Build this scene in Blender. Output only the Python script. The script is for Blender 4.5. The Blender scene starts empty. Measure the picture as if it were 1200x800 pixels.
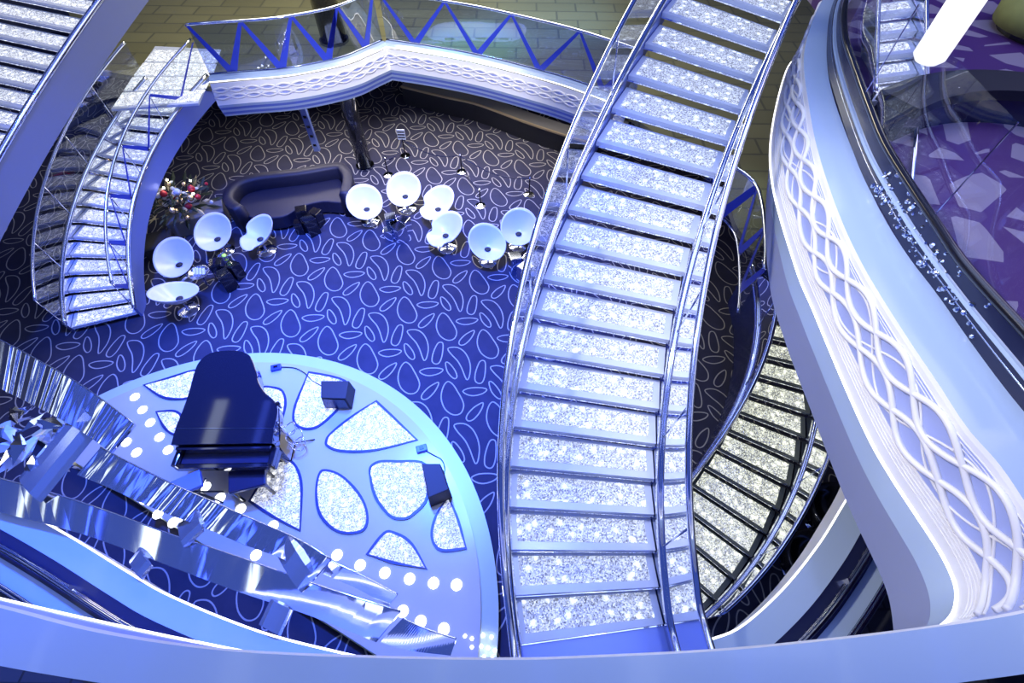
import bpy, bmesh, math, random
from mathutils import Vector, Matrix
random.seed(7)
sc = bpy.context.scene
COL = sc.collection
PI = math.pi

# ------------------------------------------------------------------ camera
F = 575.0; HC = 8.4
_p = math.radians(54.58); _r = math.radians(0.83)
FW = Vector((0, math.cos(_p), -math.sin(_p)))
_up = Vector((0, math.sin(_p), math.cos(_p)))
RT = Vector((1, 0, 0)) * math.cos(_r) + _up * math.sin(_r)
UP = _up * math.cos(_r) - Vector((1, 0, 0)) * math.sin(_r)
cam = bpy.data.cameras.new('camera'); camo = bpy.data.objects.new('camera', cam)
COL.objects.link(camo); sc.camera = camo
cam.sensor_width = 36; cam.lens = F / 1200 * 36; cam.clip_start = 0.02; cam.clip_end = 200
M = Matrix((RT, UP, -FW)).transposed().to_4x4(); M.translation = Vector((0, 0, HC)); camo.matrix_world = M

def at(u, v, z):
    """point of the photograph on the horizontal level z"""
    d = RT * ((u - 600) / F) - UP * ((v - 400) / F) + FW
    return Vector((0, 0, HC)) + d * ((z - HC) / d.z)

# ------------------------------------------------------------------ world, lights, exposure
sc.view_settings.view_transform = 'Standard'; sc.view_settings.look = 'None'
sc.view_settings.gamma = 1.0; sc.view_settings.use_curve_mapping = False
sc.view_settings.exposure = 0.0
w = bpy.data.worlds.new('world'); sc.world = w; w.use_nodes = True
w.node_tree.nodes['Background'].inputs[0].default_value = (0.11, 0.20, 0.90, 1)
w.node_tree.nodes['Background'].inputs[1].default_value = 0.42

def spot(name, loc, target, power, color, angle=70, blend=0.6, size=0.3):
    l = bpy.data.lights.new(name, 'SPOT'); l.energy = power; l.color = color
    l.spot_size = math.radians(angle); l.spot_blend = blend; l.shadow_soft_size = size
    o = bpy.data.objects.new(name, l); COL.objects.link(o); o.location = loc
    o.rotation_euler = (Vector(target) - Vector(loc)).to_track_quat('-Z', 'Y').to_euler()
    return o
def area(name, loc, target, power, color, sx, sy):
    l = bpy.data.lights.new(name, 'AREA'); l.energy = power; l.color = color; l.shape = 'RECTANGLE'; l.size = sx; l.size_y = sy
    o = bpy.data.objects.new(name, l); COL.objects.link(o); o.location = loc
    o.rotation_euler = (Vector(target) - Vector(loc)).to_track_quat('-Z', 'Y').to_euler()
    return o
BLUE = (0.035, 0.12, 1.0)
spot('stage_spot', (-3.2, 7.5, 12.5), (-3.9, 2.2, 0), 21000, BLUE, 56, 0.9, 0.4)
spot('lounge_spot', (-1.5, 5.5, 12.5), (-2.2, 6.8, 0), 24000, BLUE, 52, 0.9, 0.4)
spot('entry_spot', (-6.5, 6.0, 12.5), (-6.5, 7.4, 0), 10000, BLUE, 42, 0.9, 0.4)
spot('stair_spot', (0.8, 3.5, 12.5), (0.9, 3.5, 2.6), 1200, (0.35, 0.45, 1.0), 55, 0.9, 0.5)
area('ceiling_wash', (1.0, 4.0, 12.8), (1.0, 4.0, 0), 420, (0.52, 0.64, 1.0), 9, 7)
area('back_ceiling_wash', (-3.0, 14.0, 8.5), (-3.0, 11.5, 0), 900, (1.0, 0.93, 0.70), 10, 3)
area('soffit_light', (-4.2, 12.7, 2.3), (-4.2, 10.0, 0), 230, (1.0, 0.90, 0.80), 6, .5)
area('soffit_light', (-0.2, 12.8, 2.3), (-0.8, 9.6, 0), 150, (1.0, 0.90, 0.80), 4, .5)
spot('floor_spot', (-2.0, 14.5, 7.5), at(550, 52, 2.55), 2600, (0.25, 0.85, 1.0), 38, .8)
spot('floor_spot', (1.0, 13.0, 7.5), at(640, 20, 2.55), 2200, (0.10, 0.35, 1.0), 55, .9)
spot('landing_fill', (4.2, 8.0, 5.2), at(872, 240, 2.55), 160, (0.75, 0.9, 1.0), 60, .9)  # added fill, no fixture: lifts the dark landing
spot('fascia_fill', (-5.0, 3.0, 11.5), (2.6, 2.6, 5.0), 3300, (1.0, 0.95, 0.90), 34, .8)  # added unseen fill that whitens the right fascia
spot('fascia_fill', (-2.0, 3.0, 12.0), (-2.8, 11.6, 2.4), 4800, (1.0, 0.96, 0.92), 36, .6)  # added unseen fill that whitens the back fascia
spot('lounge_fill', (-2.5, 5.5, 12.5), (-3.5, 8.0, 0), 260, (1.0, 0.85, 0.75), 50, .9)  # added unseen fill, takes the cyan out of the chairs
area('deck_wash', (8.0, 5.5, 11.0), (4.5, 4.0, 5.5), 90, (0.85, 0.72, 1.0), 4, 4)

# ------------------------------------------------------------------ materials
def mat(name, col=(.8, .8, .8), rough=.5, metal=0, emit=None, es=0, spec=.5, coat=0, trans=0):
    m = bpy.data.materials.new(name); m.use_nodes = True
    b = m.node_tree.nodes['Principled BSDF']
    b.inputs['Base Color'].default_value = (*col, 1); b.inputs['Roughness'].default_value = rough
    b.inputs['Metallic'].default_value = metal; b.inputs['Specular IOR Level'].default_value = spec
    b.inputs['Coat Weight'].default_value = coat; b.inputs['Coat Roughness'].default_value = .05
    if emit: b.inputs['Emission Color'].default_value = (*emit, 1); b.inputs['Emission Strength'].default_value = es
    return m
def nodes(m): return m.node_tree.nodes, m.node_tree.links, m.node_tree.nodes['Principled BSDF']
def add_noise(m, scale, amount, detail=4, bump=0.0, coords='Object'):
    n, l, b = nodes(m)
    tc = n.new('ShaderNodeTexCoord'); nz = n.new('ShaderNodeTexNoise'); nz.inputs['Scale'].default_value = scale; nz.inputs['Detail'].default_value = detail
    l.new(tc.outputs[coords], nz.inputs['Vector'])
    c = b.inputs['Base Color'].default_value[:]
    mx = n.new('ShaderNodeMixRGB'); mx.inputs[1].default_value = tuple(max(0, x * (1 - amount)) for x in c[:3]) + (1,); mx.inputs[2].default_value = tuple(min(1, x * (1 + amount)) for x in c[:3]) + (1,)
    l.new(nz.outputs['Fac'], mx.inputs[0]); l.new(mx.outputs[0], b.inputs['Base Color'])
    if bump:
        bp = n.new('ShaderNodeBump'); bp.inputs['Strength'].default_value = bump; bp.inputs['Distance'].default_value = .01
        l.new(nz.outputs['Fac'], bp.inputs['Height']); l.new(bp.outputs[0], b.inputs['Normal'])
    return m
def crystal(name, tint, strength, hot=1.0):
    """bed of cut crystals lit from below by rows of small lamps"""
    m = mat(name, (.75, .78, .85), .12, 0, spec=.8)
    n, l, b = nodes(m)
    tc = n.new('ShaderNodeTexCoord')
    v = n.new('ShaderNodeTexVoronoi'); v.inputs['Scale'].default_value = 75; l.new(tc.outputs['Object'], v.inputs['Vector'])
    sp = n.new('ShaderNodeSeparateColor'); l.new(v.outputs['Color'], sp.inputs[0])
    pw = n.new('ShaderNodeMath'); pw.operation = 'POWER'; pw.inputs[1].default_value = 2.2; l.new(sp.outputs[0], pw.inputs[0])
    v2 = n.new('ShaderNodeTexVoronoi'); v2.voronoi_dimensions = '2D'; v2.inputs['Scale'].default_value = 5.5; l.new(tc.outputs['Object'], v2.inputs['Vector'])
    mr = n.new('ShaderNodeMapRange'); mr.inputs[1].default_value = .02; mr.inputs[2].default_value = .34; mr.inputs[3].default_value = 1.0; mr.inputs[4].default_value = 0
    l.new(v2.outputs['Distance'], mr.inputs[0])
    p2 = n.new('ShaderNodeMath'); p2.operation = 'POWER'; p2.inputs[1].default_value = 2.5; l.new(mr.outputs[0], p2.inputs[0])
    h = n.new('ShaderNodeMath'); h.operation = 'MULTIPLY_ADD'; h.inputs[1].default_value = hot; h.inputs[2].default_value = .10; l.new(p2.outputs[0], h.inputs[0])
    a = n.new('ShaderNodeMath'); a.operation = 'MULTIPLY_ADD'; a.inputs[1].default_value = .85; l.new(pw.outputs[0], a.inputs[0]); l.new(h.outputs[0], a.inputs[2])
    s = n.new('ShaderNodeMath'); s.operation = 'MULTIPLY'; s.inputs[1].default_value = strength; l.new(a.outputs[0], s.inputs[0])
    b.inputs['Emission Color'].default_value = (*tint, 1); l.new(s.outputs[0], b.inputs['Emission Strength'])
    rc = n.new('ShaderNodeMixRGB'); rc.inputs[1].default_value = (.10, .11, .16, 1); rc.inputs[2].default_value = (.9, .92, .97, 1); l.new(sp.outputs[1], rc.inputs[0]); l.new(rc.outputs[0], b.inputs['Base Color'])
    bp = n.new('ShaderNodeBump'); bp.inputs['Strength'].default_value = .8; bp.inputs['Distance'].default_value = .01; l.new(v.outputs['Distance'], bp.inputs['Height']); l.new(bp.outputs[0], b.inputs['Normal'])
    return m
def glass(name, tint=(.92, .96, 1), gloss=.12, rough=.02):
    m = bpy.data.materials.new(name); m.use_nodes = True; n = m.node_tree.nodes; l = m.node_tree.links; n.clear()
    o = n.new('ShaderNodeOutputMaterial'); t = n.new('ShaderNodeBsdfTransparent'); t.inputs[0].default_value = (*tint, 1)
    g = n.new('ShaderNodeBsdfGlossy'); g.inputs[0].default_value = (1, 1, 1, 1); g.inputs[1].default_value = rough
    fr = n.new('ShaderNodeFresnel'); fr.inputs[0].default_value = 1.45
    ad = n.new('ShaderNodeMath'); ad.operation = 'ADD'; ad.inputs[1].default_value = gloss - .04; ad.use_clamp = True; l.new(fr.outputs[0], ad.inputs[0])
    mx = n.new('ShaderNodeMixShader'); l.new(ad.outputs[0], mx.inputs[0]); l.new(t.outputs[0], mx.inputs[1]); l.new(g.outputs[0], mx.inputs[2]); l.new(mx.outputs[0], o.inputs[0])
    return m
def streaky_chrome(name, scale=4.5, depth=.028):
    """polished steel, rolled across its width: fine waves along the band (UV x) streak its reflections"""
    m = mat(name, (.9, .92, .97), .05, 1); n, l, b = nodes(m)
    uv = n.new('ShaderNodeUVMap'); mp = n.new('ShaderNodeMapping'); mp.inputs['Scale'].default_value = (scale, .04, 1)
    l.new(uv.outputs[0], mp.inputs[0]); nz = n.new('ShaderNodeTexNoise'); nz.inputs['Scale'].default_value = 1.0; nz.inputs['Detail'].default_value = 1.2; nz.inputs['Roughness'].default_value = .6
    l.new(mp.outputs[0], nz.inputs['Vector']); bp = n.new('ShaderNodeBump'); bp.inputs['Strength'].default_value = 1; bp.inputs['Distance'].default_value = depth
    m2 = n.new('ShaderNodeMapping'); m2.inputs['Scale'].default_value = (1.1, .0, 1); l.new(uv.outputs[0], m2.inputs[0])
    z2 = n.new('ShaderNodeTexNoise'); z2.inputs['Scale'].default_value = 1; z2.inputs['Detail'].default_value = 0; l.new(m2.outputs[0], z2.inputs['Vector'])
    r2 = n.new('ShaderNodeMapRange'); r2.inputs[1].default_value = .40; r2.inputs[2].default_value = .62; r2.inputs[3].default_value = .08; r2.inputs[4].default_value = 1; l.new(z2.outputs['Fac'], r2.inputs[0]); l.new(r2.outputs[0], bp.inputs['Strength'])
    l.new(nz.outputs['Fac'], bp.inputs['Height']); l.new(bp.outputs[0], b.inputs['Normal'])
    return m
def tiles(name, col, line, size):
    m = mat(name, col, .35); n, l, b = nodes(m)
    tc = n.new('ShaderNodeTexCoord'); br = n.new('ShaderNodeTexBrick'); br.offset = .5
    br.inputs['Color1'].default_value = (*col, 1); br.inputs['Color2'].default_value = tuple(c * 1.25 for c in col) + (1,); br.inputs['Mortar'].default_value = (*line, 1)
    br.inputs['Scale'].default_value = size; br.inputs['Mortar Size'].default_value = .012
    l.new(tc.outputs['Object'], br.inputs['Vector']); l.new(br.outputs[0], b.inputs['Base Color'])
    return m
MT = {}
MT['carpet'] = add_noise(mat('carpet', (.036, .037, .066), .9, spec=.1), 3, .25)
MT['carpet_line'] = mat('carpet_line', (.34, .33, .32), .9, spec=.1)
MT['stage'] = add_noise(mat('stage', (.50, .46, .38), .22, spec=.5), 1.2, .08)
MT['stage_rim'] = mat('stage_rim', (.48, .55, .40), .3)
MT['inlay_edge'] = mat('inlay_edge', (.02, .03, .12), .4)
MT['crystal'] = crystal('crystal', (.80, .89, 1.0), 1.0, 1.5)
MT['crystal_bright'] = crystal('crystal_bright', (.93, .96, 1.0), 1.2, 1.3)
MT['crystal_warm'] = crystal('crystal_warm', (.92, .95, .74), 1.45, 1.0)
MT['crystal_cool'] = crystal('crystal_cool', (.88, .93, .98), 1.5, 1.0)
MT['frost'] = mat('frost', (.60, .66, .80), .25, spec=.6)
MT['chrome'] = mat('chrome', (.78, .81, .90), .06, 1)
MT['chrome_dark'] = mat('chrome_dark', (.30, .33, .45), .08, 1)
MT['streak'] = streaky_chrome('streak')
MT['streak_soft'] = streaky_chrome('streak_soft', 2.2, .010)
MT['steel_bright'] = mat('steel_bright', (.88, .91, .97), .12, .85)
MT['white'] = add_noise(mat('white', (.80, .80, .80), .32, spec=.4), 2, .02)
MT['relief'] = mat('relief', (.78, .77, .77), .4)
MT['recess_shade'] = mat('recess_shade', (.36, .42, .72), .4)  # bluish shade of the recesses between strands, put into the colour
MT['tread_dark'] = mat('tread_dark', (.10, .115, .11), .3)
MT['skirt'] = mat('skirt', (.25, .28, .42), .45)
MT['ledge'] = add_noise(mat('ledge', (.42, .53, .68), .2, spec=.5, coat=.3), 1.5, .03)
MT['glass'] = glass('glass')
MT['glass_clear'] = glass('glass_clear', (.93, .95, 1), .05)
MT['glass_blue'] = glass('glass_blue', (.45, .55, .95), .14)
MT['glass_dark'] = glass('glass_dark', (.16, .20, .42), .22)
MT['ribbon'] = mat('ribbon', (.04, .07, .55), .3)
MT['navy'] = mat('navy', (.012, .016, .055), .25, spec=.5, coat=.2)
MT['navy_sofa'] = add_noise(mat('navy_sofa', (.008, .009, .026), .55), 8, .2)
MT['black'] = mat('black', (.010, .010, .014), .15, coat=.5)
MT['piano'] = mat('piano', (.006, .007, .02), .06, spec=.6, coat=1)
MT['matte_black'] = mat('matte_black', (.012, .013, .02), .6)
MT['chair'] = mat('chair', (.70, .70, .72), .3, spec=.5, coat=.2)
MT['blue_steel'] = mat('blue_steel', (.20, .28, .75), .25, .3)
MT['led'] = mat('led', (1, 1, 1), .5, emit=(.92, .95, 1), es=7)
MT['led_strip'] = mat('led_strip', (1, 1, 1), .5, emit=(1, .97, .93), es=2.2)
MT['lamp'] = mat('lamp', (1, 1, 1), .5, emit=(1, .99, .95), es=1.15)
MT['strip_white'] = mat('strip_white', (1, 1, 1), .5, emit=(.75, .87, 1), es=1.8)
MT['strip_blue'] = mat('strip_blue', (1, 1, 1), .5, emit=(.05, .12, 1), es=2.5)
MT['olive'] = tiles('olive', (.155, .150, .075), (.10, .10, .06), .45)
MT['dark_tile'] = tiles('dark_tile', (.030, .032, .042), (.012, .012, .016), 1.0)
MT['wood'] = mat('wood', (.34, .27, .17), .4)
MT['leaf'] = mat('leaf', (.02, .035, .018), .6)
MT['leaf_gold'] = mat('leaf_gold', (.42, .36, .20), .45)
MT['gold'] = mat('gold', (.85, .66, .38), .25, 1)
MT['red'] = mat('red', (.45, .02, .04), .3)
MT['bulb'] = mat('bulb', (1, 1, 1), .5, emit=(1, .86, .6), es=30)
MT['lime'] = mat('lime', (.50, .85, .10), .4, emit=(.5, .85, .1), es=.3)
MT['olive_cloth'] = add_noise(mat('olive_cloth', (.25, .27, .07), .7), 6, .2)
MT['grey'] = mat('grey', (.16, .16, .17), .5)
def purple_floor():
    m = mat('purple_floor', (.1, .02, .2), .6); n, l, b = nodes(m)
    tc = n.new('ShaderNodeTexCoord'); v = n.new('ShaderNodeTexVoronoi'); v.feature = 'DISTANCE_TO_EDGE'; v.inputs['Scale'].default_value = 2.0; v.inputs['Randomness'].default_value = .95
    l.new(tc.outputs['Object'], v.inputs['Vector'])
    r = n.new('ShaderNodeMath'); r.operation = 'GREATER_THAN'; r.inputs[1].default_value = .16; l.new(v.outputs['Distance'], r.inputs[0])
    mx = n.new('ShaderNodeMixRGB'); mx.inputs[1].default_value = (.060, .016, .13, 1); mx.inputs[2].default_value = (.25, .21, .29, 1)
    l.new(r.outputs[0], mx.inputs[0]); l.new(mx.outputs[0], b.inputs['Base Color'])
    return m
MT['purple'] = purple_floor()

# ------------------------------------------------------------------ mesh helpers
def mk(name, verts, faces, m, parent=None, smooth=False, uvs=None):
    me = bpy.data.meshes.new(name); me.from_pydata([tuple(v) for v in verts], [], faces); me.update()
    if smooth:
        for p in me.polygons: p.use_smooth = True
    if uvs:
        ul = me.uv_layers.new(name='UVMap')
        for p in me.polygons:
            for li, vi in zip(p.loop_indices, p.vertices): ul.data[li].uv = uvs[vi]
    me.materials.append(MT[m] if isinstance(m, str) else m)
    o = bpy.data.objects.new(name, me); COL.objects.link(o)
    if parent: 
        o.parent = parent; o.matrix_parent_inverse = Matrix.Translation(-parent.location) if parent.type == 'EMPTY' and parent.parent is None and parent.get('_w') else Matrix()
    return o
def empty(name, label, cat, loc=(0, 0, 0), rz=0, group=None, world=False):
    """world=True: parts are given in world coordinates"""
    e = bpy.data.objects.new(name, None); COL.objects.link(e); e.location = loc; e.rotation_euler = (0, 0, rz); e.empty_display_size = .2
    e['label'] = label; e['category'] = cat
    if group: e['group'] = group
    if world: e['_w'] = 1
    return e
def tag(o, label, cat, group=None):
    o['label'] = label; o['category'] = cat
    if group: o['group'] = group
    return o
def struct(o): o['kind'] = 'structure'; return o
def child(o, p): o.parent = p; o.matrix_parent_inverse = Matrix(); return o
def copy_tree(o, parent=None):
    c = o.copy(); COL.objects.link(c); c.parent = parent
    for ch in list(o.children): copy_tree(ch, c)
    return c

def cat_rom(P, n=8, closed=False):
    P = [Vector(p) for p in P]; out = []; N = len(P)
    for i in range(N if closed else N - 1):
        if closed: a, b, c, d = P[i - 1], P[i], P[(i + 1) % N], P[(i + 2) % N]
        else: a, b, c, d = P[max(i - 1, 0)], P[i], P[i + 1], P[min(i + 2, N - 1)]
        for k in range(n):
            t = k / n
            out.append(.5 * ((2 * b) + (c - a) * t + (2 * a - 5 * b + 4 * c - d) * t * t + (3 * b - a - 3 * c + d) * t ** 3))
    if not closed: out.append(P[-1])
    return out
def resample(P, n):
    P = [Vector(p) for p in P]; L = [0]
    for a, b in zip(P, P[1:]): L.append(L[-1] + (b - a).length)
    out = []; j = 0
    for k in range(n):
        s = L[-1] * k / (n - 1)
        while j < len(P) - 2 and L[j + 1] < s: j += 1
        t = (s - L[j]) / max(1e-9, L[j + 1] - L[j]); out.append(P[j].lerp(P[j + 1], min(1, max(0, t))))
    return out
def px(pts, z, n=6): return cat_rom([at(u, v, z) for u, v in pts], n)
def tube(P, r, n=8, cap=True, r2=None):
    P = [Vector(p) for p in P]; V = []; Fc = []
    N = len(P)
    for i, p in enumerate(P):
        t = (P[min(i + 1, N - 1)] - P[max(i - 1, 0)]).normalized()
        a = Vector((0, 0, 1)) if abs(t.z) < .9 else Vector((1, 0, 0))
        x = t.cross(a).normalized(); y = x.cross(t)
        rr = r if r2 is None else r + (r2 - r) * i / (N - 1)
        for k in range(n):
            an = 2 * PI * k / n; V.append(p + (x * math.cos(an) + y * math.sin(an)) * rr)
    for i in range(N - 1):
        for k in range(n):
            Fc.append((i * n + k, i * n + (k + 1) % n, (i + 1) * n + (k + 1) % n, (i + 1) * n + k))
    if cap: Fc += [tuple(range(n))[::-1], tuple(range((N - 1) * n, N * n))]
    return V, Fc
def side_normals(P):
    out = []; N = len(P)
    for i in range(N):
        t = P[min(i + 1, N - 1)] - P[max(i - 1, 0)]; out.append(Vector((-t.y, t.x, 0)).normalized())
    return out
def sweep(P, prof, closed=True):
    """profile of (offset to the left of travel, dz) swept along P, with uv along/across"""
    P = [Vector(p) for p in P]; Nn = side_normals(P); V = []; Fc = []; U = []; k = len(prof); s = 0
    for i, p in enumerate(P):
        if i: s += (p - P[i - 1]).length
        for j, (o, dz) in enumerate(prof): V.append(p + Nn[i] * o + Vector((0, 0, dz))); U.append((s, j / max(1, k - 1)))
    for i in range(len(P) - 1):
        for j in range(k if closed else k - 1):
            Fc.append((i * k + j, i * k + (j + 1) % k, (i + 1) * k + (j + 1) % k, (i + 1) * k + j))
    if closed: Fc += [tuple(range(k))[::-1], tuple(range((len(P) - 1) * k, len(P) * k))]
    return V, Fc, U
def loft(curves, thick=None):
    n = len(curves[0]); V = [Vector(p) for c in curves for p in c]; Fc = []
    for j in range(len(curves) - 1):
        for i in range(n - 1): Fc.append((j * n + i, j * n + i + 1, (j + 1) * n + i + 1, (j + 1) * n + i))
    return V, Fc
def slab(top, thick):
    """closed slab under a polygon outline"""
    n = len(top); V = [Vector(p) for p in top] + [Vector(p) - Vector((0, 0, thick)) for p in top]
    Fc = [tuple(range(n)), tuple(range(2 * n - 1, n - 1, -1))] + [(i, i + n, (i + 1) % n + n, (i + 1) % n) for i in range(n)]
    return V, Fc
def box(cx, cy, cz, sx, sy, sz, rz=0):
    c, s = math.cos(rz), math.sin(rz); V = []
    for z in (-.5, .5):
        for x, y in ((-.5, -.5), (.5, -.5), (.5, .5), (-.5, .5)):
            X, Y = x * sx, y * sy; V.append((cx + X * c - Y * s, cy + X * s + Y * c, cz + z * sz))
    return V, [(3, 2, 1, 0), (4, 5, 6, 7), (0, 1, 5, 4), (1, 2, 6, 5), (2, 3, 7, 6), (3, 0, 4, 7)]
def lathe(prof, n=24, loc=(0, 0, 0)):
    V = []; Fc = []; k = len(prof)
    for i in range(n):
        a = 2 * PI * i / n
        for r, z in prof: V.append((loc[0] + r * math.cos(a), loc[1] + r * math.sin(a), loc[2] + z))
    for i in range(n):
        for j in range(k - 1): Fc.append((i * k + j, ((i + 1) % n) * k + j, ((i + 1) % n) * k + j + 1, i * k + j + 1))
    return V, Fc
def join(*parts):
    V = []; Fc = []
    for p in parts:
        b = len(V); V += [Vector(v) for v in p[0]]; Fc += [tuple(i + b for i in f) for f in p[1]]
    return V, Fc
def bevel(o, wd, seg=2):
    m = o.modifiers.new('bevel', 'BEVEL'); m.width = wd; m.segments = seg; m.limit_method = 'ANGLE'; return o
def solid(o, t, off=0):
    m = o.modifiers.new('solid', 'SOLIDIFY'); m.thickness = t; m.offset = off; return o

# ------------------------------------------------------------------ ground floor with its woven carpet pattern
fl = struct(mk('floor', [(-24, -6, 0), (20, -6, 0), (20, 26, 0), (-24, 26, 0)], [(0, 1, 2, 3)], 'carpet'))
fl['label'] = 'dark carpeted lounge floor woven with pale teardrop outlines'
T0 = at(477, 363, 0)
# lattice of the weave, from repeats far apart in the photograph
La = (at(572, 403, 0) - at(352, 310, 0)) / 5
Lb = (at(580, 491, 0) - at(546, 219, 0)) / 4
Lc = Lb - La; Lc = Lc - La * (Lc.dot(La) / La.dot(La))
shapes = [
 [(372,340),(395,355),(415,385),(435,420),(443,450),(430,480),(405,492),(375,488),(345,465),(330,430),(330,400),(340,370),(355,348)],
 [(443,385),(470,372),(510,368),(550,370),(568,378),(545,395),(500,405),(465,400)],
 [(543,437),(540,455),(520,485),(490,512),(465,520),(452,510),(460,490),(490,462),(520,445)],
 [(378,190),(400,182),(435,185),(465,205),(485,240),(490,280),(480,320),(468,332),(458,315),(445,280),(425,245),(395,215)],
 [(362,255),(375,252),(395,270),(412,295),(417,318),(405,327),(385,315),(367,290)],
 [(555,243),(568,250),(568,280),(560,320),(545,345),(525,348),(510,335),(513,305),(525,275),(540,250)]]
V = []; Fc = []
outl = []
for s in shapes:
    P = cat_rom([at(400 + u / 5, 280 + v / 5, 0) - T0 for u, v in s], 3, True); n = len(P); ring = []
    for i in range(n):
        t = (P[(i + 1) % n] - P[i - 1]).normalized(); nn = Vector((-t.y, t.x, 0)) * .0115
        ring.append((P[i] + nn, P[i] - nn))
    outl.append(ring)
for i in range(-26, 26):
    for j in range(-14, 14):
        o = T0 + La * i + Lc * j
        if not (-17 < o.x < 8 and -1.5 < o.y < 18): continue
        for ring in outl:
            b = len(V); n = len(ring)
            for a, c in ring: V += [o + a + Vector((0, 0, .004)), o + c + Vector((0, 0, .004))]
            for k in range(n): q = (k + 1) % n; Fc.append((b + 2 * k, b + 2 * q, b + 2 * q + 1, b + 2 * k + 1))
pat = mk('carpet_pattern', V, Fc, 'carpet_line', fl); pat['kind'] = 'stuff'

# ------------------------------------------------------------------ round stage
SC = Vector((-4.877, .76, 0)); SR = 4.74
def disc(c, r, z0, z1, n=96):
    # the near side of the stage is cut off along a straight front step
    A, B = at(130, 573, z1), at(430, 768, z1); d = (B - A).normalized(); nn = Vector((-d.y, d.x, 0)); top = []
    for i in range(4 * n):
        p = Vector((c.x + r * math.cos(2 * PI * i / (4 * n)), c.y + r * math.sin(2 * PI * i / (4 * n)), z1))
        if (p - A).dot(nn) > 0: top.append(p)
    return slab(top, z1 - z0)
stage = empty('stage', 'round pale stage with sparkling petal inlays under the grand piano', 'stage', SC, world=True)
mk('step_rim', *disc(SC, SR, 0, .15), 'stage_rim', stage)
mk('platform', *disc(SC, SR - .26, .15, .20), 'stage', stage)
inl = [
 [(170,451),(200,443),(230,435),(228,455),(220,465),(202,466),(187,462)],
 [(184,483),(205,483),(213,493),(212,505),(202,507),(192,497)],
 [(308,456),(320,455),(330,459),(333,470),(331,485),(326,500),(316,500),(310,480)],
 [(362,437),(403,447),(404,467),(377,495),(360,501),(347,495),(346,480),(355,455)],
 [(440,471),(487,515),(440,526),(402,527),(386,522),(384,516),(390,507),(417,486)],
 [(435,549),(445,542),(465,542),(497,545),(499,582),(482,602),(470,606),(457,602),(442,582),(436,562)],
 [(381,552),(400,559),(421,582),(429,603),(425,619),(407,623),(390,617),(376,600),(372,578),(374,559)],
 [(525,584),(533,603),(545,641),(519,643),(509,634),(508,620),(514,601)],
 [(432,649),(451,626),(463,626),(481,638),(498,665),(477,661),(453,655)],
 [(318,549),(325,543),(334,541),(343,544),(350,559),(352,582),(351,620),(325,606),(294,586),(301,575)]]
sharp = [{0}, {0}, set(), {0}, {0, 1}, set(), set(), {0, 2}, {0, 4}, {6, 8}]
def petal(pts, sh, z):
    P = [at(u, v, z) for u, v in pts]; N = len(P); out = []
    for i in range(N):
        a, b, c, d = P[i - 1], P[i], P[(i + 1) % N], P[(i + 2) % N]
        if i in sh: a = b
        if (i + 1) % N in sh: d = c
        for k in range(5):
            t = k / 5; out.append(.5 * ((2 * b) + (c - a) * t + (2 * a - 5 * b + 4 * c - d) * t * t + (3 * b - a - 3 * c + d) * t ** 3))
    return out
for pts, sh in zip(inl, sharp):
    P = petal(pts, sh, .215); c = sum(P, Vector()) / len(P)
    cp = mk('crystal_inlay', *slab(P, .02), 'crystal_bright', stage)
    Q = [p + (p - c).normalized() * .045 for p in P]; n = len(P)
    V = [p + Vector((0, 0, .008)) for p in P] + [p + Vector((0, 0, .008)) for p in Q] + [p - Vector((0, 0, .02)) for p in Q]
    Fc = [(i, (i + 1) % n, (i + 1) % n + n, i + n) for i in range(n)] + [(i + n, (i + 1) % n + n, (i + 1) % n + 2 * n, i + 2 * n) for i in range(n)]
    b = mk('inlay_border', V, Fc, 'inlay_edge', cp)
leds = [(158,465),(167,480),(176,495),(187,512),(197,527),(241,570),(258,583),(282,596),(320,616),(395,650),(422,662),(451,671),(480,678),(508,683),(535,685),
        (148,518),(160,530),(170,585),(185,602),(203,612),(215,606),(300,650),(352,668),(472,716),(493,728),(520,737)]
lv, lf = lathe([(0.0, .012), (.07, .012), (.082, .0)], 16)
led_me = None
for u, v in leds:
    p = at(u, v, .2)
    if led_me is None:
        o = mk('stage_light', lv, lf, 'led', None); led_me = o.data
    else:
        o = bpy.data.objects.new('stage_light', led_me); COL.objects.link(o)
    o.parent = stage; o.location = p - SC
for u, v in [(545,745),(553,748),(566,744),(576,746),(553,758),(564,757),(572,759),(580,762),(567,769),(577,771)]:
    o = bpy.data.objects.new('pin_light', led_me); COL.objects.link(o); o.parent = stage; o.location = at(u, v, .2) - SC; o.scale = (.28, .28, 1)

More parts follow.
